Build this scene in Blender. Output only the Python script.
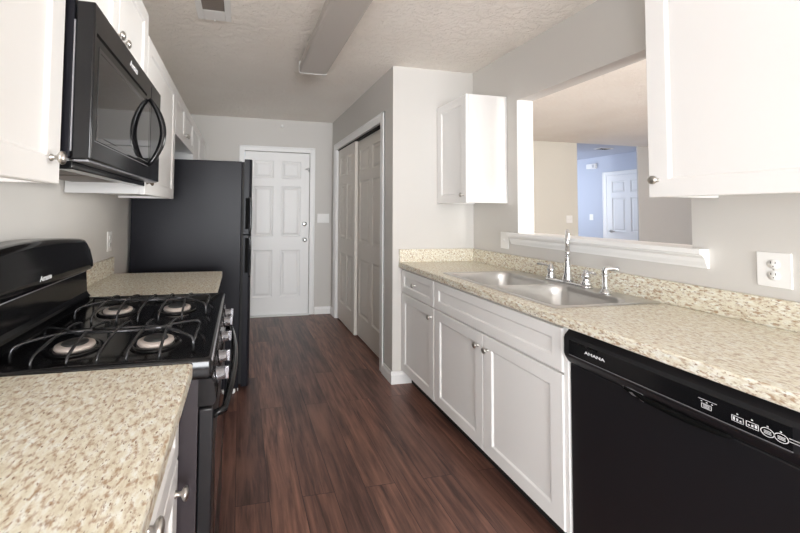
import bpy, bmesh, math, random
from mathutils import Vector, Matrix
PI = math.pi
C = bpy.context.scene.collection
for o in list(bpy.data.objects): bpy.data.objects.remove(o)

def lin(c):
    return tuple(((v/255)/12.92 if v/255 <= .04045 else ((v/255+.055)/1.055)**2.4) for v in c)

# ------------------------------------------------------------------ camera
FPX, YAW, PIT, ROL, SY, CH, CX = 361.567, 11.5714, 2.145, .6411, -69.3411, 1.3029, 314.9864
cam = bpy.data.objects.new('camera', bpy.data.cameras.new('camera')); C.objects.link(cam)
yw, pt, rl = map(math.radians, (YAW, PIT, ROL))
fw = Vector((math.sin(yw)*math.cos(pt), math.cos(yw)*math.cos(pt), math.sin(pt)))
rt = Vector((math.cos(yw), -math.sin(yw), 0)); up = rt.cross(fw)
rt, up = rt*math.cos(rl)+up*math.sin(rl), up*math.cos(rl)-rt*math.sin(rl)
M4 = Matrix((rt, up, -fw)).transposed().to_4x4(); M4.translation = (0, 0, CH)
cam.matrix_world = M4
cam.data.sensor_width = 36; cam.data.sensor_fit = 'HORIZONTAL'
cam.data.lens = 36*FPX/800
cam.data.shift_x = (400-CX)/800; cam.data.shift_y = SY/800
cam.data.clip_start = .02
bpy.context.scene.camera = cam

# ------------------------------------------------------------------ world, daylight, exposure
W = bpy.data.worlds.new('sky'); bpy.context.scene.world = W; W.use_nodes = True
W.node_tree.nodes['Background'].inputs[0].default_value = (.75, .87, 1, 1)
W.node_tree.nodes['Background'].inputs[1].default_value = 1.0
def area(name, loc, target, sx, sy, power, col):
    l = bpy.data.lights.new(name, 'AREA'); l.shape = 'RECTANGLE'; l.size = sx; l.size_y = sy
    l.energy = power; l.color = col
    o = bpy.data.objects.new(name, l); C.objects.link(o); o.location = loc
    o.rotation_euler = (Vector(target)-Vector(loc)).to_track_quat('-Z', 'Y').to_euler()
    return o
area('daylight_rear_window', (.25, -5.36, 1.25), (.1, 0, 6.2), 2.7, 2.0, 430, (.95, .975, 1))
area('daylight_side_window', (-2.46, -2.2, 1.1), (1.2, 1.0, .8), 2.1, 1.9, 40, (.95, .975, 1))
area('daylight_living_window', (2.4, -2.36, 1.35), (3.4, 2, 2.0), .66, 1.9, 230, (1, .985, .95))
area('living_east_fill', (8.86, 2.3, 1.5), (0, 1.7, 1.2), 2.4, 1.5, 50, (1, .985, .95)).data.spread = 1.0  # unseen fill, added and aimed through the pass-through at the left wall
pl = bpy.data.lights.new('fill_point', 'POINT'); pl.energy = 110; pl.shadow_soft_size = .45; pl.color = (.97, .985, 1)  # unseen point light with no fixture, added to lift ceiling and base cabinets
po = bpy.data.objects.new('fill_point', pl); C.objects.link(po); po.location = (-1.5, -1.5, .75)
area('daylight_hall_window', (5.75, 6.9, 1.6), (6.6, 5.4, 1.5), 1.0, 1.2, 22, (.80, .88, 1))
S = bpy.context.scene
S.view_settings.view_transform = 'Standard'; S.view_settings.look = 'None'
S.view_settings.gamma = 1; S.view_settings.use_curve_mapping = False
S.view_settings.exposure = 0.25
S.cycles.diffuse_bounces = 8; S.cycles.max_bounces = 14

# ------------------------------------------------------------------ materials
def mat(name, col, rough=.5, metal=0, spec=.5, coat=0):
    m = bpy.data.materials.new(name); m.use_nodes = True
    b = m.node_tree.nodes['Principled BSDF']
    b.inputs['Base Color'].default_value = (*col, 1); b.inputs['Roughness'].default_value = rough
    b.inputs['Metallic'].default_value = metal; b.inputs['Specular IOR Level'].default_value = spec
    b.inputs['Coat Weight'].default_value = coat; b.inputs['Coat Roughness'].default_value = .05
    return m
def nd(m, t, **kw):
    n = m.node_tree.nodes.new(t)
    for k, v in kw.items():
        if k in n.inputs: n.inputs[k].default_value = v
        else: setattr(n, k, v)
    return n
def ln(m, a, ao, b, bi): m.node_tree.links.new(a.outputs[ao], b.inputs[bi])
def coords(m, scale=(1, 1, 1), rot=(0, 0, 0)):
    t = nd(m, 'ShaderNodeNewGeometry'); mp = nd(m, 'ShaderNodeMapping')
    mp.inputs['Scale'].default_value = scale; mp.inputs['Rotation'].default_value = rot
    ln(m, t, 'Position', mp, 'Vector'); return mp
def noise(m, mp, scale, detail=3, rough=.5):
    n = nd(m, 'ShaderNodeTexNoise'); n.inputs['Scale'].default_value = scale
    n.inputs['Detail'].default_value = detail; n.inputs['Roughness'].default_value = rough
    ln(m, mp, 'Vector', n, 'Vector'); return n
def ramp(m, src, out, stops):
    r = nd(m, 'ShaderNodeValToRGB'); e = r.color_ramp.elements
    while len(e) < len(stops): e.new(.5)
    for k, (p, c) in enumerate(stops): e[k].position = p; e[k].color = (*c, 1) if len(c) == 3 else c
    ln(m, src, out, r, 'Fac'); return r
def mix(m, fac, a, b, mode='MIX'):
    x = nd(m, 'ShaderNodeMix', data_type='RGBA', blend_type=mode)
    for sock, v in ((x.inputs[0], fac), (x.inputs[6], a), (x.inputs[7], b)):
        if isinstance(v, tuple) and isinstance(v[0], bpy.types.Node): m.node_tree.links.new(v[0].outputs[v[1]], sock)
        elif isinstance(v, tuple): sock.default_value = (*v, 1)
        else: sock.default_value = v
    return x
def bump(m, src, out, strength, dist):
    b = nd(m, 'ShaderNodeBump'); b.inputs['Strength'].default_value = strength; b.inputs['Distance'].default_value = dist
    ln(m, src, out, b, 'Height'); ln(m, b, 'Normal', m.node_tree.nodes['Principled BSDF'], 'Normal')
def setcol(m, node, out): ln(m, node, out, m.node_tree.nodes['Principled BSDF'], 'Base Color')
def painted(name, col, rough, bs, bd, scale):
    m = mat(name, col, rough); n = noise(m, coords(m), scale, 4); bump(m, n, 'Fac', bs, bd); return m

M = {}
M['wall'] = painted('wall_paint', (.605, .587, .56), .75, .08, .002, 90)
M['wall_cream'] = painted('cream_wall_paint', (.66, .64, .58), .75, .08, .002, 90)
M['wall_shaded'] = painted('shaded_living_wall_paint', (.56, .553, .545), .75, .08, .002, 90)  # same plane as the cream wall; its shade is put into the grey
M['hall_bluelit'] = painted('hall_paint_blue_daylight', (.53, .57, .66), .75, .08, .002, 90)  # blue daylight in the hall, put into the wall and ceiling colour
M['trim'] = mat('white_trim_paint', (.84, .84, .835), .35)
M['cab'] = painted('white_cabinet_lacquer', (.84, .835, .825), .3, .02, .0005, 60)
M['cabin'] = mat('cabinet_carcass_white', (.78, .77, .75), .45)
M['door'] = mat('white_door_paint', (.83, .83, .825), .4)
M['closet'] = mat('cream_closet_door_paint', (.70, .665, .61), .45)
M['plate'] = mat('white_plastic', (.84, .835, .82), .35)
M['slot'] = mat('dark_slot', (.006, .006, .006), .8, 0, .05)
M['nickel'] = mat('brushed_nickel', (.55, .53, .5), .28, 1)
M['bronze'] = mat('aged_bronze_metal', (.22, .17, .13), .35, 1)
M['chrome'] = mat('chrome', (.75, .76, .78), .08, 1)
M['black'] = mat('black_enamel', (.007, .007, .008), .14, 0, .38, 0)
M['gloss'] = mat('black_glass', (.006, .006, .007), .04, 0, .6, .5)
M['satin'] = painted('black_satin_panel', (.009, .009, .011), .34, .05, .0006, 500)
M['fridge'] = painted('black_textured_steel', (.012, .012, .016), .34, .10, .0006, 420)
M['fridge'].node_tree.nodes['Principled BSDF'].inputs['Specular IOR Level'].default_value = .14
M['rubber'] = mat('black_rubber', (.01, .01, .01), .7)
M['iron'] = mat('cast_iron_grate', (.07, .07, .075), .25, .7)
M['burner'] = mat('burner_aluminium', (.70, .62, .58), .55, .35)
M['cap'] = mat('burner_cap_enamel', (.03, .03, .03), .3)
M['knob'] = mat('clear_silver_knob', (.32, .32, .34), .15, .8)
M['ink'] = mat('white_printing', (.75, .76, .78), .5)
M['greyline'] = mat('grey_edge_strip', (.30, .30, .32), .3, .5)
M['filter'] = mat('grease_filter_mesh', (.24, .21, .19), .5, .5)
M['lens'] = mat('frosted_acrylic_lens', (.50, .47, .44), .42)
M['gap'] = mat('dark_cavity', (.01, .009, .008), .9)
M['side'] = painted('range_side_panel', (.035, .028, .033), .4, .03, .001, 30)
# stainless steel, brushed
m = mat('stainless_steel', (.64, .63, .615), .38, 1); n = noise(m, coords(m, (4, 60, 60)), 12, 2); bump(m, n, 'Fac', .06, .0008); M['steel'] = m
# knockdown plaster ceiling
m = mat('knockdown_ceiling', (.74, .71, .67), .85)
n1 = noise(m, coords(m, (.75, 1, 1)), 26, 5, .6); n1.inputs['Distortion'].default_value = .9
r = ramp(m, n1, 'Fac', [(.42, (0, 0, 0)), (.56, (1, 1, 1))]); bump(m, r, 'Color', .6, .010)
n2 = noise(m, coords(m), 2.2, 2)
r2 = ramp(m, n2, 'Fac', [(.3, (.90, .85, .785)), (.7, (.93, .89, .83))]); setcol(m, r2, 'Color'); M['ceiling'] = m
# speckled granite-look laminate
def laminate(name, rz):
    m = mat(name, (.7, .6, .48), .3)
    mp = coords(m, (2.3, 1, 2.3), (0, 0, rz)); mp2 = coords(m, (2.0, 1, 2.0), (0, 0, rz-.35))
    a = ramp(m, noise(m, mp, 42, 4, .6), 'Fac', [(.32, lin((214, 205, 183))), (.5, lin((230, 226, 209))), (.68, lin((241, 243, 237)))])
    f1 = ramp(m, noise(m, mp2, 58, 4, .55), 'Fac', [(.50, (0, 0, 0)), (.66, (1, 1, 1))])
    b = mix(m, (f1, 'Color'), (a, 'Color'), lin((176, 150, 122)))
    f2 = ramp(m, noise(m, mp, 88, 2, .5), 'Fac', [(.62, (0, 0, 0)), (.70, (1, 1, 1))])
    c = mix(m, (f2, 'Color'), (b, 2), lin((138, 111, 88)))
    f3 = ramp(m, noise(m, mp2, 44, 3, .6), 'Fac', [(.63, (0, 0, 0)), (.74, (.8, .8, .8))])
    d = mix(m, (f3, 'Color'), (c, 2), lin((150, 120, 92)))
    setcol(m, d, 2); return m
M['counter'] = laminate('speckled_beige_laminate', .25)
# dark wood-look planks running away from the camera
m = mat('dark_wood_plank', (.06, .03, .025), .36)
mp = coords(m, (1, 1, 1), (0, 0, PI/2))
bk = nd(m, 'ShaderNodeTexBrick'); bk.offset = .37; bk.squash = 1
for k, v in (('Scale', 1), ('Mortar Size', .0012), ('Brick Width', 1.22), ('Row Height', .15), ('Bias', 0), ('Mortar Smooth', .1)): bk.inputs[k].default_value = v
bk.inputs['Color1'].default_value = (0, 0, 0, 1); bk.inputs['Color2'].default_value = (1, 1, 1, 1); bk.inputs['Mortar'].default_value = (.5, .5, .5, 1)
ln(m, mp, 'Vector', bk, 'Vector')
base = ramp(m, bk, 'Color', [(0, lin((121, 91, 85))), (.5, lin((141, 105, 95))), (1, lin((164, 123, 110)))])
sep = nd(m, 'ShaderNodeVectorMath', operation='MULTIPLY_ADD')
ln(m, bk, 'Color', sep, 0); sep.inputs[1].default_value = (7, 7, 7)
geo = nd(m, 'ShaderNodeNewGeometry'); ln(m, geo, 'Position', sep, 2)
mg = nd(m, 'ShaderNodeMapping'); mg.inputs['Scale'].default_value = (17, 1.3, 17); ln(m, sep, 'Vector', mg, 'Vector')
g1 = noise(m, mg, 2.2, 6, .65); g1.inputs['Distortion'].default_value = .5
gr = ramp(m, g1, 'Fac', [(.3, lin((105, 100, 98))), (.5, lin((190, 184, 180))), (.72, lin((255, 246, 236)))])
c1 = mix(m, 1.0, (base, 'Color'), (gr, 'Color'), 'MULTIPLY')
mg2 = nd(m, 'ShaderNodeMapping'); mg2.inputs['Scale'].default_value = (3.2, .9, 3); ln(m, sep, 'Vector', mg2, 'Vector')
g2 = noise(m, mg2, 1.6, 3, .55)
pr_ = ramp(m, g2, 'Fac', [(.5, (0, 0, 0)), (.72, (.75, .75, .75))])
c2 = mix(m, (pr_, 'Color'), (c1, 2), lin((134, 98, 85)))
c3 = mix(m, (bk, 'Fac'), (c2, 2), lin((38, 24, 22)))
setcol(m, c3, 2); bump(m, g1, 'Fac', .06, .002); M['floor'] = m

# ------------------------------------------------------------------ mesh helpers
class MB:
    def __init__(s): s.bm = bmesh.new(); s.mats = []; s.cur = 0
    def use(s, m):
        if m not in s.mats: s.mats.append(m)
        s.cur = s.mats.index(m); return s
    def _mark(s, faces, smooth=False):
        for f in faces: f.material_index = s.cur; f.smooth = smooth
    def box(s, x0, x1, y0, y1, z0, z1, bev=0, seg=2):
        r = bmesh.ops.create_cube(s.bm, size=1); vs = r['verts']
        for v in vs:
            v.co = ((x0+x1)/2+v.co.x*(x1-x0), (y0+y1)/2+v.co.y*(y1-y0), (z0+z1)/2+v.co.z*(z1-z0))
        fs = {f for v in vs for f in v.link_faces}
        s._mark(fs)
        if bev:
            es = {e for v in vs for e in v.link_edges}
            q = bmesh.ops.bevel(s.bm, geom=list(es), offset=bev, segments=seg, affect='EDGES', profile=.5)
            s._mark(q['faces'], True)
        return s
    def rings(s, rings, cap0=True, cap1=True, smooth=True, closed=True):
        vv = [[s.bm.verts.new(p) for p in r] for r in rings]; n = len(rings[0]); fs = []
        for a, b in zip(vv, vv[1:]):
            for i in range(n if closed else n-1):
                j = (i+1) % n
                try: fs.append(s.bm.faces.new((a[i], a[j], b[j], b[i])))
                except ValueError: pass
        s._mark(fs, smooth)
        cf = []
        if cap0: cf.append(s.bm.faces.new(vv[0][::-1]))
        if cap1: cf.append(s.bm.faces.new(vv[-1]))
        s._mark(cf); return s
    def lathe(s, prof, center, axis, n=20, smooth=True):
        # prof: (radius, distance along axis)
        ax = Vector(axis).normalized(); t = Vector((0, 0, 1)) if abs(ax.z) < .9 else Vector((1, 0, 0))
        u = ax.cross(t).normalized(); w = ax.cross(u); c = Vector(center)
        return s.rings([[c+ax*d+(u*math.cos(2*PI*i/n)+w*math.sin(2*PI*i/n))*max(r, 1e-4) for i in range(n)] for r, d in prof], True, True, smooth)
    def tube(s, pts, rad, n=10, sub=0):
        P = [Vector(p) for p in pts]
        for _ in range(sub):
            Q = [P[0]]
            for a, b in zip(P, P[1:]): Q += [a*.75+b*.25, a*.25+b*.75]
            Q.append(P[-1]); P = Q
        rr = rad if isinstance(rad, (list, tuple)) else None
        out = []; u = None
        for i, p in enumerate(P):
            d = (P[min(i+1, len(P)-1)]-P[max(i-1, 0)]).normalized()
            if u is None:
                t = Vector((0, 0, 1)) if abs(d.z) < .9 else Vector((1, 0, 0)); u = d.cross(t).normalized()
            else: u = (u-d*u.dot(d)).normalized()
            w = d.cross(u)
            if rr:
                f = i/(len(P)-1)*(len(rr)-1); k = min(int(f), len(rr)-2); r = rr[k]*(1-f+k)+rr[k+1]*(f-k)
            else: r = rad
            out.append([p+(u*math.cos(2*PI*j/n)+w*math.sin(2*PI*j/n))*r for j in range(n)])
        return s.rings(out)
    def prism(s, poly, axis, a, b, smooth=False):
        # poly of 2-D points; axis 'x': (y,z), 'y': (x,z), 'z': (x,y)
        def p3(p, t): return {'x': (t, p[0], p[1]), 'y': (p[0], t, p[1]), 'z': (p[0], p[1], t)}[axis]
        return s.rings([[p3(p, a) for p in poly], [p3(p, b) for p in poly]], True, True, smooth)
    def panel(s, mtx, w, h, t, panels, prof, edge=.0025):
        """slab with face in local XZ (x 0..w, z 0..h), front at y=0 looking to -y; recessed panels"""
        xs = sorted({0, w, *[p[0] for p in panels], *[p[1] for p in panels]})
        zs = sorted({0, h, *[p[2] for p in panels], *[p[3] for p in panels]})
        V = {}
        def v(x, y, z):
            k = (round(x, 5), round(y, 5), round(z, 5))
            if k not in V: V[k] = s.bm.verts.new(mtx @ Vector((x, y, z)))
            return V[k]
        def e(x, z):
            return (min(max(x, edge), w-edge), min(max(z, edge), h-edge))
        fs = []
        def inside(x0, x1, z0, z1): return any(p[0]-1e-6 <= x0 and x1 <= p[1]+1e-6 and p[2]-1e-6 <= z0 and z1 <= p[3]+1e-6 for p in panels)
        def q(*p):
            try: fs.append(s.bm.faces.new([v(*c) for c in p]))
            except ValueError: pass
        for x0, x1 in zip(xs, xs[1:]):
            for z0, z1 in zip(zs, zs[1:]):
                if not inside(x0, x1, z0, z1):
                    c = [e(x0, z0), e(x1, z0), e(x1, z1), e(x0, z1)]
                    q(*[(a, 0, b) for a, b in c])
        for x0, x1, z0, z1 in panels:
            R = [((x0, z0), (x1, z0), (x1, z1), (x0, z1), 0)]
            ii = 0
            for ins, dep in prof:
                ii += ins; R.append(((x0+ii, z0+ii), (x1-ii, z0+ii), (x1-ii, z1-ii), (x0+ii, z1-ii), dep))
            for A, B in zip(R, R[1:]):
                for k in range(4):
                    l = (k+1) % 4
                    q((A[k][0], A[4], A[k][1]), (A[l][0], A[4], A[l][1]), (B[l][0], B[4], B[l][1]), (B[k][0], B[4], B[k][1]))
            L = R[-1]; q(*[(L[k][0], L[4], L[k][1]) for k in range(4)])
        # rim and sides
        bx = xs; bz = zs
        loop = [(x, 0) for x in bx]+[(w, z) for z in bz[1:]]+[(x, h) for x in bx[::-1][1:]]+[(0, z) for z in bz[::-1][1:-1]]
        n = len(loop)
        for k in range(n):
            a, b = loop[k], loop[(k+1) % n]; ea, eb = e(*a), e(*b)
            q((ea[0], 0, ea[1]), (a[0], edge, a[1]), (b[0], edge, b[1]), (eb[0], 0, eb[1]))
            q((a[0], edge, a[1]), (a[0], t, a[1]), (b[0], t, b[1]), (b[0], edge, b[1]))
        q(*[(x, t, z) for x, z in loop][::-1])
        s._mark(fs); return s
    def build(s, name, parent=None, m=None, fix=True):
        if fix: bmesh.ops.recalc_face_normals(s.bm, faces=s.bm.faces)
        me = bpy.data.meshes.new(name); s.bm.to_mesh(me); s.bm.free()
        for k in (s.mats or [m]): me.materials.append(M[k])
        o = bpy.data.objects.new(name, me); C.objects.link(o)
        if parent is not None:
            r = parent
            while r.parent: r = r.parent
            me.transform(Matrix.Translation(-r.location)); o.parent = parent
        return o
def mb(m): return MB().use(m)
def thing(name, label, cat, loc, group=None):
    o = bpy.data.objects.new(name, None); o.empty_display_size = .1; C.objects.link(o); o.location = loc
    o['label'] = label; o['category'] = cat
    if group: o['group'] = group
    return o
def tag(o, label, cat, group=None):
    o['label'] = label; o['category'] = cat
    if group: o['group'] = group
    return o
def struct(o): o['kind'] = 'structure'; return o
def face(x, y, z, d):
    """frame for MB.panel: local origin at (x,y,z), face looking toward d"""
    a = {'-y': 0, '+x': PI/2, '+y': PI, '-x': -PI/2}[d]
    return Matrix.Translation((x, y, z)) @ Matrix.Rotation(a, 4, 'Z')
def text(name, body, parent, mtx, size, m, sx=1, shear=0, bold=0):
    cu = bpy.data.curves.new('t', 'FONT'); cu.body = body; cu.size = size; cu.align_x = 'CENTER'; cu.align_y = 'CENTER'
    cu.extrude = .0003; cu.shear = shear; cu.offset = bold
    o = bpy.data.objects.new('t', cu); C.objects.link(o)
    me = bpy.data.meshes.new_from_object(o.evaluated_get(bpy.context.evaluated_depsgraph_get()))
    bpy.data.objects.remove(o)
    me.transform(mtx @ Matrix.Diagonal((sx, 1, 1, 1))); me.materials.clear(); me.materials.append(M[m])
    me.name = name; ob = bpy.data.objects.new(name, me); C.objects.link(ob)
    r = parent
    while r.parent: r = r.parent
    me.transform(Matrix.Translation(-r.location)); ob.parent = parent; return ob
def tface(x, y, z, d):   # text lying in the face that looks toward d
    a = {'-y': 0, '+x': PI/2, '-x': -PI/2}[d]
    return Matrix.Translation((x, y, z)) @ Matrix.Rotation(a, 4, 'Z') @ Matrix.Rotation(PI/2, 4, 'X')
SHAKER = [(.004, .001), (.006, .008)]
RAISED = [(.005, .007), (.012, .010), (.005, .010), (.022, .002)]

# ------------------------------------------------------------------ setting
XL, XR, YC, YB, XC, H = -.755, 1.8466, 2.612, 4.516, 1.148, 2.443
XW = 1.962                                   # living-room face of the pass-through wall
YL = 4.845                                   # living-room far wall
struct(mb('floor').box(-2.7, 9, -5.6, 9, -.1, 0).build('floor'))
struct(mb('ceiling').box(-2.7, 9, -5.6, YL, H, H+.1).build('ceiling'))
# left wall of the kitchen, then the dining end opening to the left
b = mb('wall'); b.box(XL-.12, XL, .12, YB+.12, 0, H); struct(b.build('wall_left'))
b = mb('wall'); b.box(-2.6, XL-.12, .12, .24, 0, H); struct(b.build('wall_dining_north'))
b = mb('wall')                               # rear wall with its wide window opening
b.box(-2.6, -1.2, -5.52, -5.4, 0, H).box(1.7, XW, -5.52, -5.4, 0, H).box(-1.2, 1.7, -5.52, -5.4, 0, .12).box(-1.2, 1.7, -5.52, -5.4, 2.3, H)
struct(b.build('wall_rear'))
b = mb('wall'); b.box(-2.62, -2.5, -5.4, -3.3, 0, H).box(-2.62, -2.5, -1.1, .24, 0, H).box(-2.62, -2.5, -3.3, -1.1, 0, .1).box(-2.62, -2.5, -3.3, -1.1, 2.1, H)
struct(b.build('wall_dining_west'))
b = mb('trim')
for x0, x1 in ((-1.2, -1.15), (.225, .275), (1.65, 1.7)): b.box(x0, x1, -5.48, -5.42, .12, 2.3)
b.box(-1.15, 1.65, -5.48, -5.42, .12, .17).box(-1.15, 1.65, -5.48, -5.42, 2.25, 2.3)
struct(b.build('window_1'))
b = mb('trim')
for y0, y1 in ((-3.3, -3.25), (-2.225, -2.175), (-1.15, -1.1)): b.box(-2.59, -2.53, y0, y1, .1, 2.1)
b.box(-2.59, -2.53, -3.25, -1.15, .1, .15).box(-2.59, -2.53, -3.25, -1.15, 2.05, 2.1)
struct(b.build('window_2'))
# right wall with the pass-through opening
oy0, oy1, oz0, oz1 = 1.166, 2.132, 1.128, 2.077
b = mb('wall')
b.box(XR, XW, -5.4, oy0, 0, H).box(XR, XW, oy1, YL, 0, H).box(XR, XW, oy0, oy1, 0, oz0).box(XR, XW, oy0, oy1, oz1, H)
struct(b.build('wall_right'))
# entry wall at the far end and the closet block
ex0, ex1, ez = .036, .856, 2.035
b = mb('wall'); b.box(XL, ex0, YB, YB+.12, 0, H).box(ex1, XR, YB, YB+.12, 0, H).box(ex0, ex1, YB, YB+.12, ez, H); struct(b.build('wall_back'))
cy0, cy1, cz = 2.85, 4.31, 2.055
b = mb('wall'); b.box(XC, XC+.115, YC, cy0, 0, H).box(XC, XC+.115, cy1, YB, 0, H).box(XC, XC+.115, cy0, cy1, cz, H); struct(b.build('wall_closet'))
b = mb('wall'); b.box(XC+.115, XR, YC, YC+.115, 0, H); struct(b.build('wall_column'))
# living room and hall beyond the pass-through
hx0, hx1, XH = 5.305, 6.53, 7.0
b = mb('wall_cream'); b.box(XW, hx0, YL, YL+.115, 0, H); struct(b.build('wall_living_north'))
b = mb('wall_shaded'); b.box(hx1, 9, YL, YL+.02, 0, H); struct(b.build('wall_living_corner'))
b = mb('hall_bluelit'); b.box(XH, XH+.1, YL+.115, 8, 0, H).box(hx0-.1, hx0, YL+.115, 8, 0, H).box(hx0, XH, 7.9, 8.0, 0, H); struct(b.build('wall_hall'))
b = mb('hall_bluelit'); b.box(hx0-.1, 9, YL+.001, 8, H, H+.1); struct(b.build('ceiling_hall'))
b = mb('wall'); b.box(8.9, 9, -2.43, 1.1, 0, H).box(8.9, 9, 3.5, YL, 0, H).box(8.9, 9, 1.1, 3.5, 0, .72).box(8.9, 9, 1.1, 3.5, 2.28, H); struct(b.build('wall_living_east'))
b = mb('wall'); b.box(XW, 2.05, -2.55, -2.43, 0, H).box(2.75, 9, -2.55, -2.43, 0, H).box(2.05, 2.75, -2.55, -2.43, 0, .35).box(2.05, 2.75, -2.55, -2.43, 2.35, H); struct(b.build('wall_living_south'))
b = mb('trim')
for x0, x1 in ((2.05, 2.09), (2.71, 2.75)): b.box(x0, x1, -2.52, -2.46, .35, 2.35)
b.box(2.09, 2.71, -2.52, -2.46, .35, .39).box(2.09, 2.71, -2.52, -2.46, 2.31, 2.35)
struct(b.build('window_3'))
b = mb('trim')
for y0, y1 in ((1.1, 1.15), (2.275, 2.325), (3.45, 3.5)): b.box(8.92, 8.98, y0, y1, .72, 2.28)
b.box(8.92, 8.98, 1.15, 3.45, .72, .77).box(8.92, 8.98, 1.15, 3.45, 2.23, 2.28)
struct(b.build('added_window'))  # unseen window frame, added to go with the east fill light

# baseboards
def bprof(h=.09, t=.014): return [(0, 0), (t, 0), (t, h*.72), (t*.55, h*.86), (t*.4, h), (0, h)]
b = mb('trim'); b.prism([(YB-u, z) for u, z in bprof()], 'x', .93, XC); b.prism([(YB-u, z) for u, z in bprof()], 'x', XL, -.04); struct(b.build('baseboard_back'))
b = mb('trim'); b.prism([(XC-u, z) for u, z in bprof()], 'y', YC, 2.775).prism([(XC-u, z) for u, z in bprof()], 'y', 4.385, YB-.014); struct(b.build('baseboard_closet'))
b = mb('trim'); b.prism([(YC-u, z) for u, z in bprof()], 'x', XC-.014, 1.30); struct(b.build('baseboard_column'))

def casing(bm, kind, plane, a0, a1, top, w=.062, t=.016, s=-1):
    """stepped casing round an opening; kind 'y' plane y=const (a = x) or 'x' plane x=const (a = y)"""
    def bx(u0, u1, z0, z1, tt):
        p0, p1 = sorted((plane, plane+s*tt))
        if kind == 'y': bm.box(u0, u1, p0, p1, z0, z1, .003, 1)
        else: bm.box(p0, p1, u0, u1, z0, z1, .003, 1)
    for u0, u1, z0, z1 in ((a0-w, a0, 0, top+w), (a1, a1+w, 0, top+w), (a0, a1, top, top+w)): bx(u0, u1, z0, z1, t*.7)
    o = .018
    for u0, u1, z0, z1 in ((a0-w, a0-w+o, 0, top+w), (a1+w-o, a1+w, 0, top+w), (a0-w, a1+w, top+w-o, top+w)): bx(u0, u1, z0, z1, t)
    return bm
struct(casing(mb('trim'), 'y', YB, ex0, ex1, ez, .065).build('trim_1'))
struct(casing(mb('trim'), 'x', XC, cy0, cy1, cz, .075).build('trim_2'))
# closet jamb lining and overhead track
b = mb('trim'); b.box(XC, XC+.115, cy0, cy0+.006, 0, cz).box(XC, XC+.115, cy1-.006, cy1, 0, cz)
b.use('gap').box(XC+.02, XC+.105, cy0+.006, cy1-.006, cz-.012, cz-.001); struct(b.build('trim_3'))
# pass-through: jamb lining, ledge and its moulded apron
b = mb('trim'); b.box(XR-.004, XW+.004, oy1-.006, oy1+.001, oz0, oz1); struct(b.build('trim_4'))
b = mb('trim')
prof = [(XR, 1.088), (XR-.010, 1.088), (XR-.012, 1.096), (XR-.020, 1.112), (XR-.024, 1.128), (XR-.036, 1.138), (XR-.036, 1.142), (XR-.05, 1.146), (XR-.05, 1.163), (XR-.046, 1.167), (XR, 1.167)]
b.prism(prof, 'y', 1.112, 2.188)
b.box(XR-.001, XW+.045, oy0+.001, oy1-.007, oz0-.0, 1.167)
struct(b.build('trim_5'))

def six_panel(bm, mtx, w, h, t=.035, stile=.10, mid=.09, prof=RAISED):
    pw = (w-2*stile-mid)/2; cols = ((stile, stile+pw), (stile+pw+mid, w-stile))
    rows = ((.22, .80), (.97, 1.60), (1.70, 1.92)); k = h/2.03
    return bm.panel(mtx, w, h, t, [(a, b_, z0*k, z1*k) for a, b_ in cols for z0, z1 in rows], prof)
# entry door
d1 = struct(six_panel(mb('door'), face(ex0+.004, YB+.012, .012, '-y'), ex1-ex0-.008, ez-.016, .04, .11, .10).build('door_1'))
def door_knob(bm, c, ax, r=.027):
    return bm.lathe([(.031, 0), (.031, .006), (.012, .010), (.011, .028), (r*.8, .034), (r, .046), (r*.92, .058), (r*.5, .064), (0, .065)], c, ax, 20)
door_knob(mb('chrome'), (.795, YB+.012, .935), (0, -1, 0)).build('door_knob', d1)
mb('chrome').lathe([(.03, 0), (.03, .012), (.024, .02), (.012, .022), (0, .023)], (.795, YB+.012, 1.135), (0, -1, 0), 20).build('deadbolt', d1)
b = mb('chrome').box(.835, .853, YB-.004, YB+.012, 1.795, 1.85, .002).tube([(.84, YB-.012, 1.822), (.80, YB-.016, 1.822), (.795, YB-.014, 1.828), (.80, YB-.012, 1.834), (.84, YB-.012, 1.834)], .0035, 8)
b.lathe([(.007, 0), (.009, .008), (.007, .016), (0, .018)], (.845, YB-.004, 1.822), (0, -1, 0), 12).build('swing_guard', d1)
mb('trim').box(ex0, ex1, YB-.035, YB+.05, 0, .011, .003).build('threshold', d1)
# two bypass closet doors: the far leaf slides in front of the near leaf
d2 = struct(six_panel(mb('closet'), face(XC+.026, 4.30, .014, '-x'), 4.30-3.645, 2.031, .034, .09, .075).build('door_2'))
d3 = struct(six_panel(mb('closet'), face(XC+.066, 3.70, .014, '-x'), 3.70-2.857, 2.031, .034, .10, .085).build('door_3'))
# hall door seen through the pass-through
d4 = struct(six_panel(mb('door'), face(XH-.012, 5.765, .012, '-x'), .80, 2.03, .012, .105, .09).build('door_4'))
b = mb('nickel'); b.lathe([(.028, 0), (.028, .01), (.012, .014), (.012, .045)], (XH-.012, 5.685, .975), (-1, 0, 0), 14); b.tube([(XH-.055, 5.685, .975), (XH-.058, 5.58, .978)], .009, 8); b.build('door_lever', d4)
for z in (.3, 1.05, 1.75): mb('nickel').box(XH-.018, XH-.001, 4.975, 4.985, z, z+.09).build('hinge', d4)
struct(casing(mb('trim'), 'x', XH, 4.965, 5.77, 2.045, .075).build('trim_6'))

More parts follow.
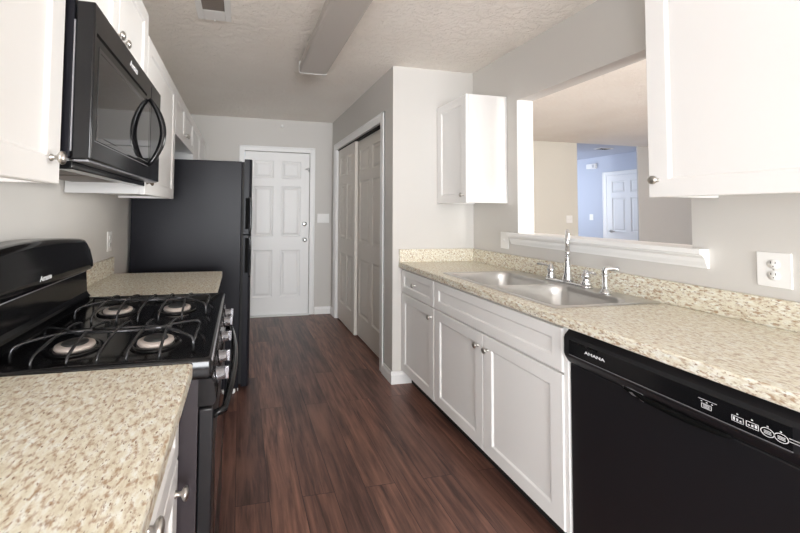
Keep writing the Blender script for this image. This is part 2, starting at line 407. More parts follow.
# ------------------------------------------------------------------ hardware and plates
def knob(parent, c, ax, m='nickel', r=.016):
    return mb(m).lathe([(.0085, 0), (.0085, .002), (.0055, .006), (.0050, .014), (r*.75, .018), (r, .0225), (r*.93, .027), (r*.55, .0305), (0, .0315)], c, ax, 18).build('knob', parent)
def plate(name, label, cat, c, d, w, h, kind, group=None):
    """wall plate centred at c, facing d"""
    t = thing(name, label, cat, c, group); x, y, z = c
    def bx(bm, u0, u1, z0, z1, p0, p1, bev=0):
        if d == '-x': bm.box(x-p1, x-p0, y+u0, y+u1, z+z0, z+z1, bev)
        elif d == '+x': bm.box(x+p0, x+p1, y+u0, y+u1, z+z0, z+z1, bev)
        else: bm.box(x+u0, x+u1, y-p1, y-p0, z+z0, z+z1, bev)
        return bm
    bx(mb('plate'), -w/2, w/2, -h/2, h/2, 0, .006, .002).build('cover_plate', t)
    ax = {'-x': (-1, 0, 0), '+x': (1, 0, 0), '-y': (0, -1, 0)}[d]
    def at(u, zz, p):
        return (x+ax[0]*p+(u if d == '-y' else 0), y+ax[1]*p+(0 if d == '-y' else u), z+zz)
    if kind == 'outlet':
        for zz in (.02, -.02):
            b = mb('plate'); b.lathe([(.0165, 0), (.0165, .002), (0, .0025)], at(0, zz, .0062), ax, 24)
            b.use('slot'); bx(b, -.0065, -.0051, zz+.001, zz+.009, .0080, .0092); bx(b, .0051, .0065, zz+.001, zz+.009, .0080, .0092)
            b.lathe([(.0026, 0), (0, .0008)], at(0, zz-.0075, .0082), ax, 10); b.build('receptacle', t)
        mb('nickel').lathe([(.003, 0), (0, .0012)], at(0, 0, .006), ax, 10).build('screw', t)
    else:
        n = kind
        for k in range(n):
            u = (k-(n-1)/2)*.046
            bx(mb('plate'), u-.005, u+.005, -.012, .012, .0058, .0085, .001).build('toggle_base', t)
            bx(mb('plate'), u-.0032, u+.0032, .0, .009, .0084, .0155, .001).build('toggle', t)
    return t

# ------------------------------------------------------------------ RIGHT SIDE: base cabinets
DF = 1.216; CARC = 1.236; KICK = 1.30; Z0, ZT = .104, .873
def base_cab(name, label, y0, y1, x_front=CARC, x_back=XR-.002, d='-x', hollow=True):
    t = thing(name, label, 'cabinet', ((x_front+x_back)/2, (y0+y1)/2, 0))
    b = mb('cabin'); th = .018
    xa, xb = sorted((x_front, x_back)); k = KICK if d == '-x' else x_front-.065
    b.box(xa, xb, y0, y0+th, Z0, ZT).box(xa, xb, y1-th, y1, Z0, ZT).box(xa, xb, y0+th, y1-th, Z0, Z0+th)
    if d == '-x':
        b.box(xb-.006, xb, y0+th, y1-th, Z0+th, ZT); b.box(xa, xa+.02, y0+th, y1-th, ZT-.035, ZT).box(xa, xa+.02, y0+th, y1-th, .672, .70)
    else:
        b.box(xa, xa+.006, y0+th, y1-th, Z0+th, ZT); b.box(xb-.02, xb, y0+th, y1-th, ZT-.035, ZT).box(xb-.02, xb, y0+th, y1-th, .672, .70)
    b.build('carcass', t)
    b = mb('gap')
    if d == '-x': b.box(k, k+.016, y0, y1, 0, Z0)
    else: b.box(k-.016, k, y0, y1, 0, Z0)
    b.build('toe_kick', t)
    return t
def front(name, parent, d, xf, y0, y1, z0, z1, stile=.055, t=.019, knobs=(), km='nickel', m='cab'):
    w, h = y1-y0, z1-z0
    o = mb(m).panel(face(xf, y1 if d == '-x' else y0, z0, d), w, h, t, [(stile, w-stile, stile, h-stile)], SHAKER).build(name, parent)
    for ky, kz in knobs: knob(o, (xf, ky, kz), (-1 if d == '-x' else 1, 0, 0), km)
    return o
t = base_cab('base_cabinet', 'narrow white base cabinet with one drawer, against the column wall', 2.126, 2.609)
front('drawer', t, '-x', DF, 2.130, 2.606, .695, .862, .042, knobs=[(2.385, .780)])
front('door', t, '-x', DF, 2.130, 2.606, Z0, .686, .058, knobs=[(2.163, .625)])
t = base_cab('base_cabinet', 'wide white two-door cabinet under the stainless sink, left of the dishwasher', 1.168, 2.124)
front('drawer_front', t, '-x', DF, 1.186, 2.121, .695, .862, .045)
front('door', t, '-x', DF, 1.655, 2.121, Z0, .686, .058, knobs=[(1.690, .618)])
front('door', t, '-x', DF, 1.186, 1.651, Z0, .686, .058, knobs=[(1.616, .618)])
mb('cab').box(DF+.006, CARC, 1.168, 1.184, Z0, ZT).build('stile', t)
t = base_cab('base_cabinet', 'white base cabinet at the camera end of the right run, beyond the dishwasher', -.62, .562)
front('drawer', t, '-x', DF, -.03, .558, .695, .862, .045, knobs=[(.26, .78)])
front('door', t, '-x', DF, -.03, .558, Z0, .686, .058, knobs=[(.50, .618)])
front('drawer', t, '-x', DF, -.616, -.034, .695, .862, .045, knobs=[(-.32, .78)])
front('door', t, '-x', DF, -.616, -.034, Z0, .686, .058, knobs=[(-.56, .618)])

# ------------------------------------------------------------------ dishwasher
dy0, dy1 = .567, 1.164
t = thing('dishwasher', 'black built-in dishwasher under the right worktop', 'dishwasher', (1.5, (dy0+dy1)/2, 0))
mb('slot').box(1.25, XR-.03, dy0+.004, dy1-.004, .10, .862).build('tub', t)
mb('rubber').box(KICK-.02, KICK, dy0+.002, dy1-.002, .0, .10).build('toe_kick', t)
# door panel with scooped pocket handle above it
b = mb('satin'); b.box(1.2280, 1.2495, dy0, dy1, .105, .742, .004); dw = b.build('door', t)
b = mb('satin')
sec = [(1.2495, .744), (1.2260, .744), (1.2180, .752), (1.2050, .772), (1.2020, .782), (1.2020, .838), (1.2060, .848), (1.2260, .866), (1.2495, .868)]
b.prism(sec, 'y', dy0, dy1); cp = b.build('control_panel', t)
mb('black').box(1.2005, 1.2022, dy0+.02, dy1-.022, .784, .836).build('control_strip', cp)
mb('greyline').box(1.1998, 1.2022, dy0+.02, dy1-.022, .7815, .7838).build('trim_line', cp)
mb('rubber').box(1.1997, 1.2024, dy0+.02, dy1-.03, .8365, .8395).build('shadow_groove', cp)
# pocket: dark scoop under the panel, its end glint modelled as a pale strip
b = mb('slot'); ys = [.70+.26*i/24 for i in range(25)]
b.rings([[(1.2255, y, .744), (1.2155, y, .7525-.0035*math.sin(PI*i/24)), (1.2175, y, .7435-.016*math.sin(PI*i/24)**.5), (1.2275, y, .740-.016*math.sin(PI*i/24)**.5)] for i, y in enumerate(ys)])
hd = b.build('pocket_handle', t)
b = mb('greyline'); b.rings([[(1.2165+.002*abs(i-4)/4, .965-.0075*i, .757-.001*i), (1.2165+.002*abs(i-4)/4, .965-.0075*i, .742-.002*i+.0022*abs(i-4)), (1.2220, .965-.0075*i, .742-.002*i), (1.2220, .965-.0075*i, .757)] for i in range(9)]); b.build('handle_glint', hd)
text('lettering', 'AMANA', cp, tface(1.1998, 1.043, .812, '-x'), .0135, 'ink', 1.5, 0, .0003)
b = mb('slot')
for k in range(9): b.box(1.1994, 1.2004, 1.125-.011*k-.004, 1.125-.011*k, .829, .8345)
b.build('vent_slots', cp)
X = 1.1996
def ibox(b, y0, y1, z0, z1): b.box(X, X+.0006, min(y0, y1), max(y0, y1), z0, z1)
def outline(b, y0, y1, z0, z1, w=.0011): ibox(b, y0, y1, z0, z0+w); ibox(b, y0, y1, z1-w, z1); ibox(b, y0, y0+w, z0, z1); ibox(b, y1-w, y1, z0, z1)
b = mb('ink'); outline(b, .727, .748, .797, .809)
for k in range(3): ibox(b, .731, .744, .7995+.003*k, .8008+.003*k)
for k in range(3): ibox(b, .724+.011*k, .727+.011*k, .8125, .8145)
ibox(b, .716, .754, .8185, .8195); b.build('button_icon', cp)
b = mb('ink'); outline(b, .666, .688, .797, .811); outline(b, .640, .662, .797, .811)
for k in range(3): ibox(b, .670+.006*k, .673+.006*k, .800, .804+.002*k); ibox(b, .643+.006*k, .6465+.006*k, .801, .808-.002*k)
for y in (.677, .651, .625, .604): ibox(b, y-.0015, y+.0015, .8155, .818)
b.build('button_icon', cp)
for y in (.6255, .6035):
    b = mb('ink'); n = 28
    b.rings([[(X, y+rr*1.15*math.cos(2*PI*i/n), .8035+rr*math.sin(2*PI*i/n)) for i in range(n)] for rr in (.0102, .0088)], False, False, False)
    for k in range(3): ibox(b, y-.006, y+.006, .7995+.003*k, .8008+.003*k)
    b.build('button_icon', cp, fix=False)
b = mb('ink'); ibox(b, .575, .592, .8095, .8107); ibox(b, .572, .592, .803, .8042); b.build('status_mark', cp)

# ------------------------------------------------------------------ right worktop with sink cut-out
CF = 1.197; ZC0, ZC = .876, .914
sx0, sx1, sy0, sy1 = 1.266, 1.814, 1.262, 2.108       # sink rim
t = thing('worktop', 'long speckled beige laminate worktop on the right, holding the sink', 'worktop', (1.5, 1.1, ZC0))
b = mb('counter'); hx = (sx0+.012, sx1-.012); hy = (sy0+.012, sy1-.012)
def nose(bm, x0, y0, y1, s, z0=ZC0, z1=ZC):  # slightly rounded front strip
    bm.prism([(x0+s*.012, z0), (x0+s*.003, z0), (x0, z0+.004), (x0, z1-.006), (x0+s*.002, z1-.002), (x0+s*.006, z1), (x0+s*.012, z1)], 'y', y0, y1)
nose(b, CF, -.65, YC-.001, 1)
b.box(CF+.012, hx[0], -.65, YC-.001, ZC0, ZC).box(hx[1], XR-.001, -.65, YC-.001, ZC0, ZC).box(hx[0], hx[1], -.65, hy[0], ZC0, ZC).box(hx[0], hx[1], hy[1], YC-.001, ZC0, ZC)
b.build('top', t)
mb('counter').box(XR-.020, XR-.001, -.65, YC-.020, ZC+.0004, 1.014, .002, 1).build('backsplash', t)
mb('counter').box(CF+.002, XR-.001, YC-.0195, YC-.001, ZC+.0004, 1.014, .002, 1).build('side_splash', t)

# ------------------------------------------------------------------ sink and tap
def rrect(x0, x1, y0, y1, r, z, n=7):
    out = []
    for cx, cy, a0 in ((x1-r, y1-r, 0), (x0+r, y1-r, PI/2), (x0+r, y0+r, PI), (x1-r, y0+r, 1.5*PI)):
        for i in range(n): a = a0+PI/2*i/(n-1); out.append((cx+r*math.cos(a), cy+r*math.sin(a), z))
    return out
t = thing('kitchen_sink', 'double bowl stainless steel sink set in the right worktop', 'sink', ((sx0+sx1)/2, (sy0+sy1)/2, ZC))
ym = (sy0+sy1)/2; zt = ZC+.006
bowls = ((ym+.012, sy1-.030, sx0+.026, sx1-.118), (sy0+.030, ym-.012, sx0+.026, sx1-.118))
b = mb('steel')
for (by0, by1, bx0, bx1), (hy0, hy1) in zip(bowls, ((ym, sy1), (sy0, ym))):
    o0 = rrect(sx0, sx1, hy0, hy1, .0012, ZC+.0005); o1 = rrect(sx0, sx1, hy0, hy1, .0012, ZC+.002)
    o1b = rrect(sx0+.005, sx1-.005, hy0+(.005 if hy0 == sy0 else 0), hy1-(.005 if hy1 == sy1 else 0), .004 if True else 0, zt)
    o2 = rrect(bx0-.012, bx1+.012, by0-.012, by1+.012, .075, zt); o3 = rrect(bx0-.004, bx1+.004, by0-.004, by1+.004, .07, zt-.002)
    b.rings([o1, o1b, o2, o3], False, False, True)
b.box(sx0+.002, sx0+.0025, sy0+.002, sy1-.002, ZC+.0004, ZC+.003)
b.build('deck', t, fix=True)
for by0, by1, bx0, bx1 in bowls:
    b = mb('steel'); R = []
    for ins, z in ((-.004, zt-.002), (0, zt-.008), (.004, zt-.03), (.010, zt-.12), (.018, zt-.15), (.034, zt-.168), (.06, zt-.174)):
        R.append(rrect(bx0+ins, bx1-ins, by0+ins, by1-ins, max(.07-ins*.4, .03), z))
    cx, cy = (bx0+bx1)/2, (by0+by1)/2
    R.append([(cx+.045*math.cos(a), cy+.045*math.sin(a), zt-.178) for a in [math.atan2(p[1]-cy, p[0]-cx) for p in R[-1]]])
    b.rings(R, False, True, True); bo = b.build('bowl', t)
    me = bo.data; me.flip_normals()
    mb('chrome').lathe([(.043, 0), (.040, .003), (.030, .001), (.0, .001)], (cx, cy, zt-.1778), (0, 0, 1), 24).build('drain_strainer', bo)
fx = 1.757; fy = 1.672
t = thing('kitchen_tap', 'chrome two-handle tap with high gooseneck spout, on the sink deck', 'tap', (fx, fy, zt))
mb('chrome').rings([rrect(fx-.028, fx+.028, fy-.135, fy+.135, .026, z) for z in (zt+.0005, zt+.010)]+[rrect(fx-.022, fx+.022, fy-.129, fy+.129, .021, zt+.016)]).build('base_plate', t)
b = mb('chrome'); dx, dy = -.72, -.69
b.lathe([(.026, .012), (.025, .03), (.019, .05), (.016, .075), (.013, .11), (.0115, .13), (.0125, .135), (.0125, .14), (.009, .145)], (fx, fy, zt), (0, 0, 1), 20)
arc = [(fx, fy, zt+.14), (fx, fy, zt+.24)]
for k in range(1, 11):
    a = PI*k/10*1.02; arc.append((fx+dx*.055*(1-math.cos(a)), fy+dy*.055*(1-math.cos(a)), zt+.24+.05*math.sin(a)))
arc.append((fx+dx*.112, fy+dy*.112, zt+.19)); b.tube(arc, [.0088]*6+[.0095], 12); b.tube([arc[-1], (arc[-1][0], arc[-1][1], zt+.165)], .0115, 12)
b.build('spout', t)
for s_ in (1, -1):
    hy = fy+s_*.108
    b = mb('chrome'); b.lathe([(.025, .012), (.025, .022), (.020, .034), (.016, .048), (.021, .058), (.021, .064), (.013, .074), (.012, .084), (.008, .092), (0, .095)], (fx, hy, zt), (0, 0, 1), 18)
    b.tube([(fx, hy, zt+.078), (fx-.010, hy+s_*.028, zt+.084), (fx-.018, hy+s_*.052, zt+.086), (fx-.024, hy+s_*.072, zt+.082)], [.007, .0055, .0075, .006], 10, 1)
    b.build('handle', t)
qx, qy = 1.722, 1.435
t = thing('side_sprayer', 'small chrome side sprayer standing right of the tap', 'sprayer', (qx, qy, zt))
mb('chrome').lathe([(.024, .0005), (.024, .006), (.019, .012), (.015, .022), (.012, .026)], (qx, qy, zt), (0, 0, 1), 18).build('holder', t)
b = mb('chrome'); b.lathe([(.012, .026), (.013, .034), (.011, .055), (.0125, .085), (.013, .095)], (qx, qy, zt), (0, 0, 1), 18)
b.tube([(qx, qy, zt+.09), (qx, qy, zt+.112), (qx+.006, qy-.006, zt+.122), (qx+.028, qy-.026, zt+.124), (qx+.036, qy-.034, zt+.118)], [.013, .0135, .013, .0125, .011], 12, 1); b.build('spray_head', t)

# ------------------------------------------------------------------ upper cabinets
def upper(name, label, d, y0, y1, z0, z1, depth=.305):
    xw = XR-.002 if d == '-x' else XL+.002; xf = xw-depth if d == '-x' else xw+depth
    a, c = sorted((xw, xf)); t = thing(name, label, 'cabinet', ((a+c)/2, (y0+y1)/2, z0)); th = .016
    b = mb('cab'); b.box(a, c, y0, y0+th, z0, z1, .0015, 1).box(a, c, y1-th, y1, z0, z1, .0015, 1).box(a, c, y0+th, y1-th, z1-th, z1).box(a, c, y0+th, y1-th, z0+.012, z0+.012+th)
    f = (a, a+.02) if d == '-x' else (c-.02, c)
    b.box(f[0], f[1], y0+th, y1-th, z0, z0+.035).box(f[0], f[1], y0+th, y1-th, z1-.035, z1)
    w = (c-.006, c) if d == '-x' else (a, a+.006)
    b.box(w[0], w[1], y0+th, y1-th, z0+.012+th, z1-th)
    b.build('carcass', t); return t, xf
FXR = XR-.002-.305-.020      # right doors' face
t, _ = upper('wall_cabinet', 'small white wall cabinet in the corner, left of the pass-through', '-x', 2.226, YC-.002, 1.370, 2.130)
front('door', t, '-x', FXR, 2.229, YC-.005, 1.370, 2.130, .058, knobs=[(2.262, 1.425)])
t, _ = upper('wall_cabinet', 'large white wall cabinet at the right, above the power outlet', '-x', .30, 1.091, 1.370, 2.30)
front('door', t, '-x', FXR, .30, 1.091, 1.368, 2.30, .062, .02, knobs=[(1.062, 1.431)])
FXL = XL+.002+.305+.020
def fl(t, y0, y1, z0, z1, kn=(), st=.058, km='nickel'): return front('door', t, '+x', FXL, y0, y1, z0, z1, st, .0195, kn, km)
LT = 2.10
t, _ = upper('wall_cabinet', 'white wall cabinet at the left edge, on the camera side of the microwave', '+x', .32, .978, 1.362, 2.19)
fl(t, .616, .972, 1.360, 2.19, [(.928, 1.418)]); fl(t, .323, .612, 1.360, 2.19, [(.36, 1.418)])
t, _ = upper('wall_cabinet', 'short white two-door wall cabinet directly above the microwave', '+x', .982, 1.748, 1.835, 2.19)
fl(t, .985, 1.350, 1.832, 2.19, [(1.322, 1.893)]); fl(t, 1.354, 1.746, 1.832, 2.19, [(1.388, 1.893)])
t, _ = upper('wall_cabinet', 'tall single-door white wall cabinet between microwave and refrigerator', '+x', 1.756, 2.478, 1.370, LT)
fl(t, 1.757, 2.476, 1.368, LT, [(1.792, 1.425)], .058, 'bronze')
t, _ = upper('wall_cabinet', 'short white two-door wall cabinet above the black refrigerator', '+x', 2.482, 3.388, 1.800, LT)
fl(t, 2.485, 2.90, 1.798, LT, [(2.872, 1.862)]); fl(t, 2.904, 3.386, 1.798, LT, [(2.936, 1.862)])
t, _ = upper('wall_cabinet', 'white two-door wall cabinet beyond the refrigerator, next to the entry wall', '+x', 3.392, YB-.002, 1.370, LT)
fl(t, 3.395, 3.93, 1.368, LT, [(3.90, 1.425)]); fl(t, 3.934, YB-.005, 1.368, LT, [(3.965, 1.425)])

# ------------------------------------------------------------------ microwave
my0, my1, mz0, mz1 = .988, 1.748, 1.424, 1.824; MX = -.368
t = thing('microwave', 'black over-the-range microwave hung between white wall cabinets', 'microwave', (-.57, 1.37, mz0))
b = mb('fridge'); b.box(XL+.002, -.415, my0, my1, mz0+.004, mz1+.010, .003); b.build('body', t)
b = mb('black'); b.box(-.412, MX, my0, my1, mz0, mz1, .004, 3); dr = b.build('door', t)
mb('greyline').box(-.4150, -.4115, my0-.0005, my0+.003, mz0+.02, mz1-.05).build('seam', t)  # light caught in the door gap, put in as a pale strip
b = mb('gloss'); b.panel(face(MX+.0012, my0+.030, mz0+.052, '+x'), .545, .245, .003, [(.012, .533, .012, .233)], [(.002, .0008)], .001); b.build('window', dr)
mb('slot').box(MX-.001, MX+.0010, my0+.016, my0+.512, mz0+.318, mz0+.3265).build('vent_slot', dr)
mb('slot').box(MX-.001, MX+.0006, my0+.586, my0+.5875, mz0+.004, mz1-.02).build('panel_gap', dr)
mb('greyline').box(MX-.001, MX+.0009, my0+.02, my0+.56, mz0+.0485, mz0+.0505).build('trim_line', dr)
b = mb('black'); hy = my0+.54; P = []
for k in range(15):
    a = k/14; P.append((MX+.004+.052*math.sin(PI*a)**.8, hy+.012*math.sin(PI*a), 1.474+.265*a))
b.tube(P, [.008, .011, .0125, .0125, .0125, .011, .008], 12); b.build('handle', dr)
text('lettering', 'Amana', dr, tface(MX+.0006, my0+.335, mz1-.038, '+x'), .030, 'ink', 1.05, .2, .0008)
# underside: tray, filters, lamp cover, front lip
mb('filter').box(-.70, -.47, my0+.05, my0+.36, mz0-.010, mz0+.003).build('grease_filter', t)
mb('filter').box(-.70, -.47, my0+.40, my1-.05, mz0-.010, mz0+.003).build('grease_filter', t)
mb('plate').box(-.46, -.425, my0+.02, my1-.02, mz0-.004, mz0+.003).build('light_cover', t)
mb('greyline').box(-.410, -.374, my0+.006, my1-.01, mz0-.005, mz0-.0005).build('bottom_trim', t)
mb('black').box(-.455, -.412, my0+.012, my1-.06, mz0-.024, mz0-.004, .003).build('front_lip', t)

# ------------------------------------------------------------------ LEFT SIDE: base cabinets and worktops
LX = -.112; LD = -.140
t = base_cab('base_cabinet', 'white base cabinet under the near left worktop, beside the range', .14, .968, LD-.020, XL+.002, '+x')
for y0, y1, ky in ((.405, .965, .928), (.143, .401, .37)):
    front('drawer', t, '+x', LD, y0, y1, .695, .862, .045, knobs=[((y0+y1)/2-.06, .80)])
    front('door', t, '+x', LD, y0, y1, Z0, .686, .058, knobs=[(ky, .628)])
t = thing('worktop', 'speckled beige laminate worktop in the left foreground, near side of the range', 'worktop', (-.4, .55, ZC0))
b = mb('counter'); nose(b, LX, .122, .970, -1); b.box(XL+.001, LX-.012, .122, .970, ZC0, ZC); b.build('top', t)
mb('counter').box(XL+.001, XL+.020, .122, .970, ZC+.0004, 1.014, .002, 1).build('backsplash', t)
t = base_cab('base_cabinet', 'white base cabinet between range and refrigerator, mostly hidden', 1.765, 2.372, LD-.020, XL+.002, '+x')
front('drawer', t, '+x', LD, 1.768, 2.369, .695, .862, .045, knobs=[(2.07, .78)])
front('door', t, '+x', LD, 1.768, 2.369, Z0, .686, .058, knobs=[(1.81, .628)])
t = thing('worktop', 'short speckled beige laminate worktop between range and refrigerator', 'worktop', (-.4, 2.07, ZC0))
b = mb('counter'); nose(b, -.107, 1.762, 2.374, -1); b.box(XL+.001, -.119, 1.762, 2.374, ZC0, ZC); b.build('top', t)
mb('counter').box(XL+.001, XL+.020, 1.762, 2.374, ZC+.0004, 1.014, .002, 1).build('backsplash', t)

# ------------------------------------------------------------------ gas range
ry0, ry1 = .981, 1.750; RX = -.066
t = thing('gas_range', 'black freestanding gas range with four burners, between the left worktops', 'range', (-.4, (ry0+ry1)/2, 0))
mb('side').box(-.735, -.098, ry0+.003, ry1-.003, .03, .868).build('body', t)
mb('rubber').box(-.70, -.14, ry0+.02, ry1-.02, 0, .03).build('plinth', t)
# cooktop: raised rim around a recessed surface
b = mb('black'); zc = .897; rim = .919
def rr2(x0, x1, y0, y1, r, z): return rrect(x0, x1, y0, y1, r, z, 5)
b.rings([rr2(-.69, RX-.004, ry0, ry1, .008, .868), rr2(-.69, RX, ry0, ry1, .008, .876), rr2(-.69, RX, ry0, ry1, .008, .911), rr2(-.688, RX-.003, ry0+.003, ry1-.003, .008, .917),
         rr2(-.684, RX-.009, ry0+.009, ry1-.009, .008, rim), rr2(-.65, RX-.016, ry0+.016, ry1-.016, .012, rim-.001), rr2(-.635, RX-.05, ry0+.034, ry1-.034, .03, zc+.002), rr2(-.62, RX-.065, ry0+.05, ry1-.05, .03, zc)], True, True, True)
ck = b.build('cooktop', t)
mb('greyline').tube([(RX-.001, ry0+.01, .912), (RX-.001, ry1-.01, .912)], .003, 8).build('front_edge_strip', ck)
# back guard: riser and arched console
b = mb('black'); b.prism([(-.735, .868), (-.688, .868), (-.645, .905), (-.632, .925), (-.640, .932), (-.647, .945), (-.653, 1.035), (-.735, 1.035)], 'y', ry0, ry1); b.build('riser', t)
b = mb('black'); R = []; n = 24
for i in range(n+1):
    f = i/n; y = ry0+(ry1-ry0)*f; e = min(f, 1-f)*(ry1-ry0)
    corner = .022-math.sqrt(max(0, .022**2-max(0, .022-e)**2))
    zt_ = 1.168+.026*math.sin(PI*f)-corner
    R.append([(-.735, y, 1.037), (-.645, y, 1.036), (-.634, y, 1.040), (-.626, y, 1.052), (-.628, y, 1.075), (-.640, y, zt_-.022), (-.650, y, zt_-.006), (-.664, y, zt_), (-.735, y, zt_)])
b.rings(R, True, True, True); cs = b.build('console', t)
text('lettering', 'Amana', cs, tface(-.6262, 1.357, 1.072, '+x') @ Matrix.Rotation(math.radians(-7), 4, 'X'), .024, 'ink', 1.1, .2, .0006)
mb('greyline').tube([(-.6505, ry0+.02, 1.0325), (-.6505, ry1-.02, 1.0325)], .0025, 8).build('console_strip', t)
# burners and grates
for gx in (-.462, -.243):
    for gy in (1.178, 1.553):
        b = mb('black'); b.lathe([(.074, -.0008), (.072, .004), (.056, .006), (.052, .002)], (gx, gy, zc+.001), (0, 0, 1), 32)
        bu = b.build('burner', t)
        mb('burner').lathe([(.048, .0), (.052, .006), (.050, .012), (.034, .0145)], (gx, gy, zc+.002), (0, 0, 1), 32).build('burner_head', bu)
        mb('cap').lathe([(.033, .0135), (.035, .016), (.031, .020), (.012, .0215), (0, .0215)], (gx, gy, zc+.002), (0, 0, 1), 28).build('burner_cap', bu)
GT = .946
def grate(yc):
    b = mb('iron'); r = .0042
    for gx, s in ((-.462, -1), (-.243, 1)):
        for u in (-.040, .040):
            for q in (-1, 1):            # fingers towards the near and far edges
                b.tube([(gx+u, yc+q*.150, zc+.001), (gx+u, yc+q*.150, zc+.024), (gx+u, yc+q*.135, zc+.036), (gx+u*.9, yc+q*.055, GT), (gx+u*.8, yc+q*.012, GT)], r, 8, 1)
        for q in (-1, 1):                # long side fingers
            xo = gx+s*.118
            b.tube([(xo, yc+q*.085, zc+.001), (xo, yc+q*.085, GT-.018), (xo-s*.008, yc+q*.078, GT-.006), (gx+s*.06, yc+q*.035, GT), (gx+s*.02, yc+q*.010, GT)], r, 8, 1)
        b.tube([(gx-.045, yc, GT-.001), (gx+.045, yc, GT-.001)], r*1.35, 8)
        xo = gx+s*.118; b.tube([(xo, yc-.085, GT-.018), (xo, yc+.085, GT-.018)], r, 8)
    b.tube([(-.462, yc-.006, GT-.004), (-.243, yc-.006, GT-.004)], r, 8); b.tube([(-.462, yc+.030, GT-.006), (-.243, yc+.030, GT-.006)], r, 8)
    for q in (-1, 1): b.tube([(-.3525, yc+q*.150, zc+.001), (-.3525, yc+q*.150, zc+.024), (-.3525, yc+q*.13, GT-.012), (-.3525, yc+q*.04, GT-.004), (-.3525, yc, GT-.004)], r, 8, 1)
    return b.build('burner_grate', t)
grate(1.178); grate(1.553)
# slanted control panel with knobs, oven door with bowed handle, drawer
b = mb('black'); b.prism([(-.098, .80), (-.062, .80), (-.052, .812), (-.064, .868), (-.098, .868)], 'y', ry0, ry1); fp = b.build('control_panel', t)
for ky in (1.065, 1.185, 1.366, 1.548, 1.668):
    b = mb('knob'); c = Vector((-.058, ky, .842)); ax = (1, 0, .2)
    b.lathe([(.022, 0), (.022, .004), (.018, .006), (.0165, .022), (.015, .024), (0, .0245)], c, ax, 20)
    b.box(-.0365, -.024, ky-.0045, ky+.0045, .829, .864, .002); b.build('control_knob', fp)
b = mb('satin'); b.box(-.096, -.060, ry0+.004, ry1-.004, .235, .792, .005); od = b.build('oven_door', t)
mb('gloss').box(-.061, -.0585, ry0+.10, ry1-.10, .36, .66, .0008, 1).build('oven_window', od)
b = mb('black'); P = [(-.062, ry0+.028, .762)]
for k in range(13): a = k/12; P.append((-.034+.022*math.sin(PI*a), ry0+.04+(ry1-ry0-.08)*a, .768))
P.append((-.062, ry1-.028, .762)); b.tube(P, [.009, .012, .0125, .0125, .0125, .012, .009], 12); b.build('oven_handle', od)
mb('satin').box(-.096, -.062, ry0+.004, ry1-.004, .045, .228, .005).build('storage_drawer', t)

# ------------------------------------------------------------------ refrigerator
gy0, gy1 = 2.672, 3.420
t = thing('refrigerator', 'tall black top-freezer refrigerator standing left of the entry door', 'refrigerator', (-.37, (gy0+gy1)/2, 0))
mb('fridge').box(-.735, .006, gy0, gy1, .035, 1.655, .006).build('cabinet_body', t)
mb('rubber').box(.006, .022, gy0+.006, gy1-.006, .06, 1.652).build('gasket', t)
def fdoor(name, z0, z1):
    b = mb('fridge'); b.prism([(.022, gy0+.002), (.058, gy0+.002), (.070, gy0+.006), (.078, gy0+.03), (.084, gy0+.2), (.086, (gy0+gy1)/2), (.084, gy1-.2), (.078, gy1-.03), (.070, gy1-.006), (.058, gy1-.002), (.022, gy1-.002)], 'z', z0, z1)
    return b.build(name, t)
f1 = fdoor('freezer_door', 1.128, 1.672); f2 = fdoor('fridge_door', .045, 1.118)
for f_, z0, z1 in ((f1, 1.135, 1.40), (f2, .82, 1.11)):
    mb('slot').box(.034, .058, gy0-.0006, gy0+.004, z0+.03, z1-.01).build('grip_recess', f_)
    b = mb('black'); b.tube([(.066, gy0+.010, z0), (.072, gy0+.008, z0+.04), (.072, gy0+.008, z1-.04), (.066, gy0+.010, z1)], .009, 10, 1); b.build('handle', f_)
mb('fridge').box(-.02, .06, gy1-.09, gy1-.01, 1.655, 1.680, .004).build('hinge_cover', t)
b = mb('plate'); b.lathe([(.016, 0), (.016, .014), (.010, .016)], (-.03, gy0+.016, .0165), (0, -1, 0), 20); b.build('roller', t)
b = mb('plate'); b.box(-.085, -.070, gy0+.004, gy0+.03, .012, .036).box(.0, .004, gy0+.004, gy0+.03, .015, .036).box(-.085, .004, gy0+.03, gy0+.034, .028, .036); b.build('roller_bracket', t)
mb('rubber').box(-.68, -.02, gy0+.05, gy1-.05, 0, .036).build('plinth', t)

# ------------------------------------------------------------------ ceiling light, vent, plates
t = thing('ceiling_light', 'long boxy fluorescent ceiling light, switched off, with frosted lens', 'light', (.52, 2.09, H))
lx0, lx1, ly0, ly1 = .418, .632, 1.455, 2.70
b = mb('trim'); b.box(lx0+.012, lx1-.012, ly0+.01, ly1-.01, H-.05, H-.001); b.build('housing', t)
b = mb('lens'); prof = [(lx0+.004, H-.018), (lx0, H-.03), (lx0, H-.078), (lx0+.008, H-.086), (lx0+.02, H-.090), (lx1-.02, H-.090), (lx1-.008, H-.086), (lx1, H-.078), (lx1, H-.03), (lx1-.004, H-.018)]
b.prism(prof, 'y', ly0+.012, ly1-.014); b.build('diffuser', t)
for y0, y1 in ((ly0, ly0+.012), (ly1-.014, ly1)):
    b = mb('plate'); b.prism([(lx0-.003, H-.001), (lx0-.003, H-.080), (lx0+.01, H-.092), (lx1-.01, H-.092), (lx1+.003, H-.080), (lx1+.003, H-.001)], 'y', y0, y1); b.build('end_cap', t)
t = thing('ceiling_vent', 'white ceiling air vent near the left wall cabinets', 'vent', (-.17, 2.0, H))
vx0, vx1, vy0, vy1 = -.268, -.076, 1.83, 2.205
b = mb('plate')
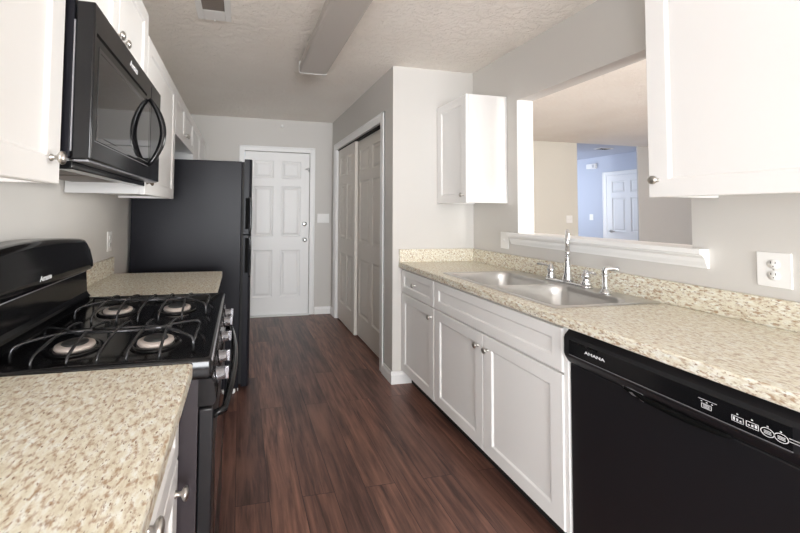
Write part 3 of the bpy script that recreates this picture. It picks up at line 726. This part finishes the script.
for x0, x1, y0, y1 in ((vx0, vx0+.035, vy0, vy1), (vx1-.035, vx1, vy0, vy1), (vx0+.035, vx1-.035, vy0, vy0+.04), (vx0+.035, vx1-.035, vy1-.105, vy1)): b.box(x0, x1, y0, y1, H-.008, H-.0005, .002, 1)
b.build('frame', t)
mb('gap').box(vx0+.035, vx1-.035, vy0+.04, vy1-.105, H-.002, H-.0006).build('duct', t)
for k in range(12):
    y = vy0+.05+.0185*k
    b = mb('filter'); b.prism([(y, H-.002), (y+.001, H-.0025), (y+.009, H-.0075), (y+.008, H-.0078)], 'x', vx0+.036, vx1-.036); b.build('louvre', t)
mb('plate').box(-.176, -.168, vy1-.01, vy1+.012, H-.012, H-.006, .001, 1).build('lever', t)
t = thing('hall_vent', 'dark grille vent in the blue-lit hall ceiling', 'vent', (6.18, 5.14, H))
b = mb('plate'); b.box(6.05, 6.32, 5.07, 5.21, H-.008, H-.0005, .002, 1); b.build('frame', t)
b = mb('slot')
for k in range(5): b.box(6.08, 6.29, 5.09+.021*k, 5.102+.021*k, H-.0095, H-.0075)
b.build('grille', t)
plate('power_outlet', 'white double power outlet on the right wall, under the large wall cabinet', 'outlet', (XR, .930, 1.113), '-x', .086, .122, 'outlet')
plate('light_switch', 'white single switch plate at the left end of the pass-through ledge', 'switch', (XR, 2.258, 1.108), '-x', .078, .118, 1)
plate('power_outlet', 'white outlet on the left wall, above the short worktop behind the range', 'outlet', (XL, 2.33, 1.11), '+x', .072, .116, 'outlet')
plate('light_switch', 'white three-switch plate on the entry wall, right of the entry door', 'switch', (1.035, YB, 1.208), '-y', .155, .116, 3)
plate('light_switch', 'white double switch plate on the cream living room wall, seen through pass-through', 'switch', (5.135, YL, 1.212), '-y', .116, .116, 2)
plate('light_switch', 'white switch plate on the blue-lit hall wall, left of the hall door', 'switch', (XH, 6.09, 1.235), '-x', .08, .12, 1)
t = thing('door_chime', 'white box chime high on the blue-lit hall wall', 'chime', (XH, 6.05, 2.265))
mb('plate').box(XH-.05, XH-.001, 5.955, 6.149, 2.215, 2.315, .006).build('cover', t)
b = mb('greyline')
for k in range(4): b.box(XH-.0512, XH-.0495, 5.975+.012*k, 5.98+.012*k, 2.235, 2.295)
b.build('sound_slots', t)
t = tag(mb('plate').lathe([(.020, 0), (.020, .008), (.015, .016), (.006, .020), (0, .0205)], (.49, YB, 2.362), (0, -1, 0), 20).build('door_sensor'), 'small round white sensor high on the wall above the entry door', 'sensor')
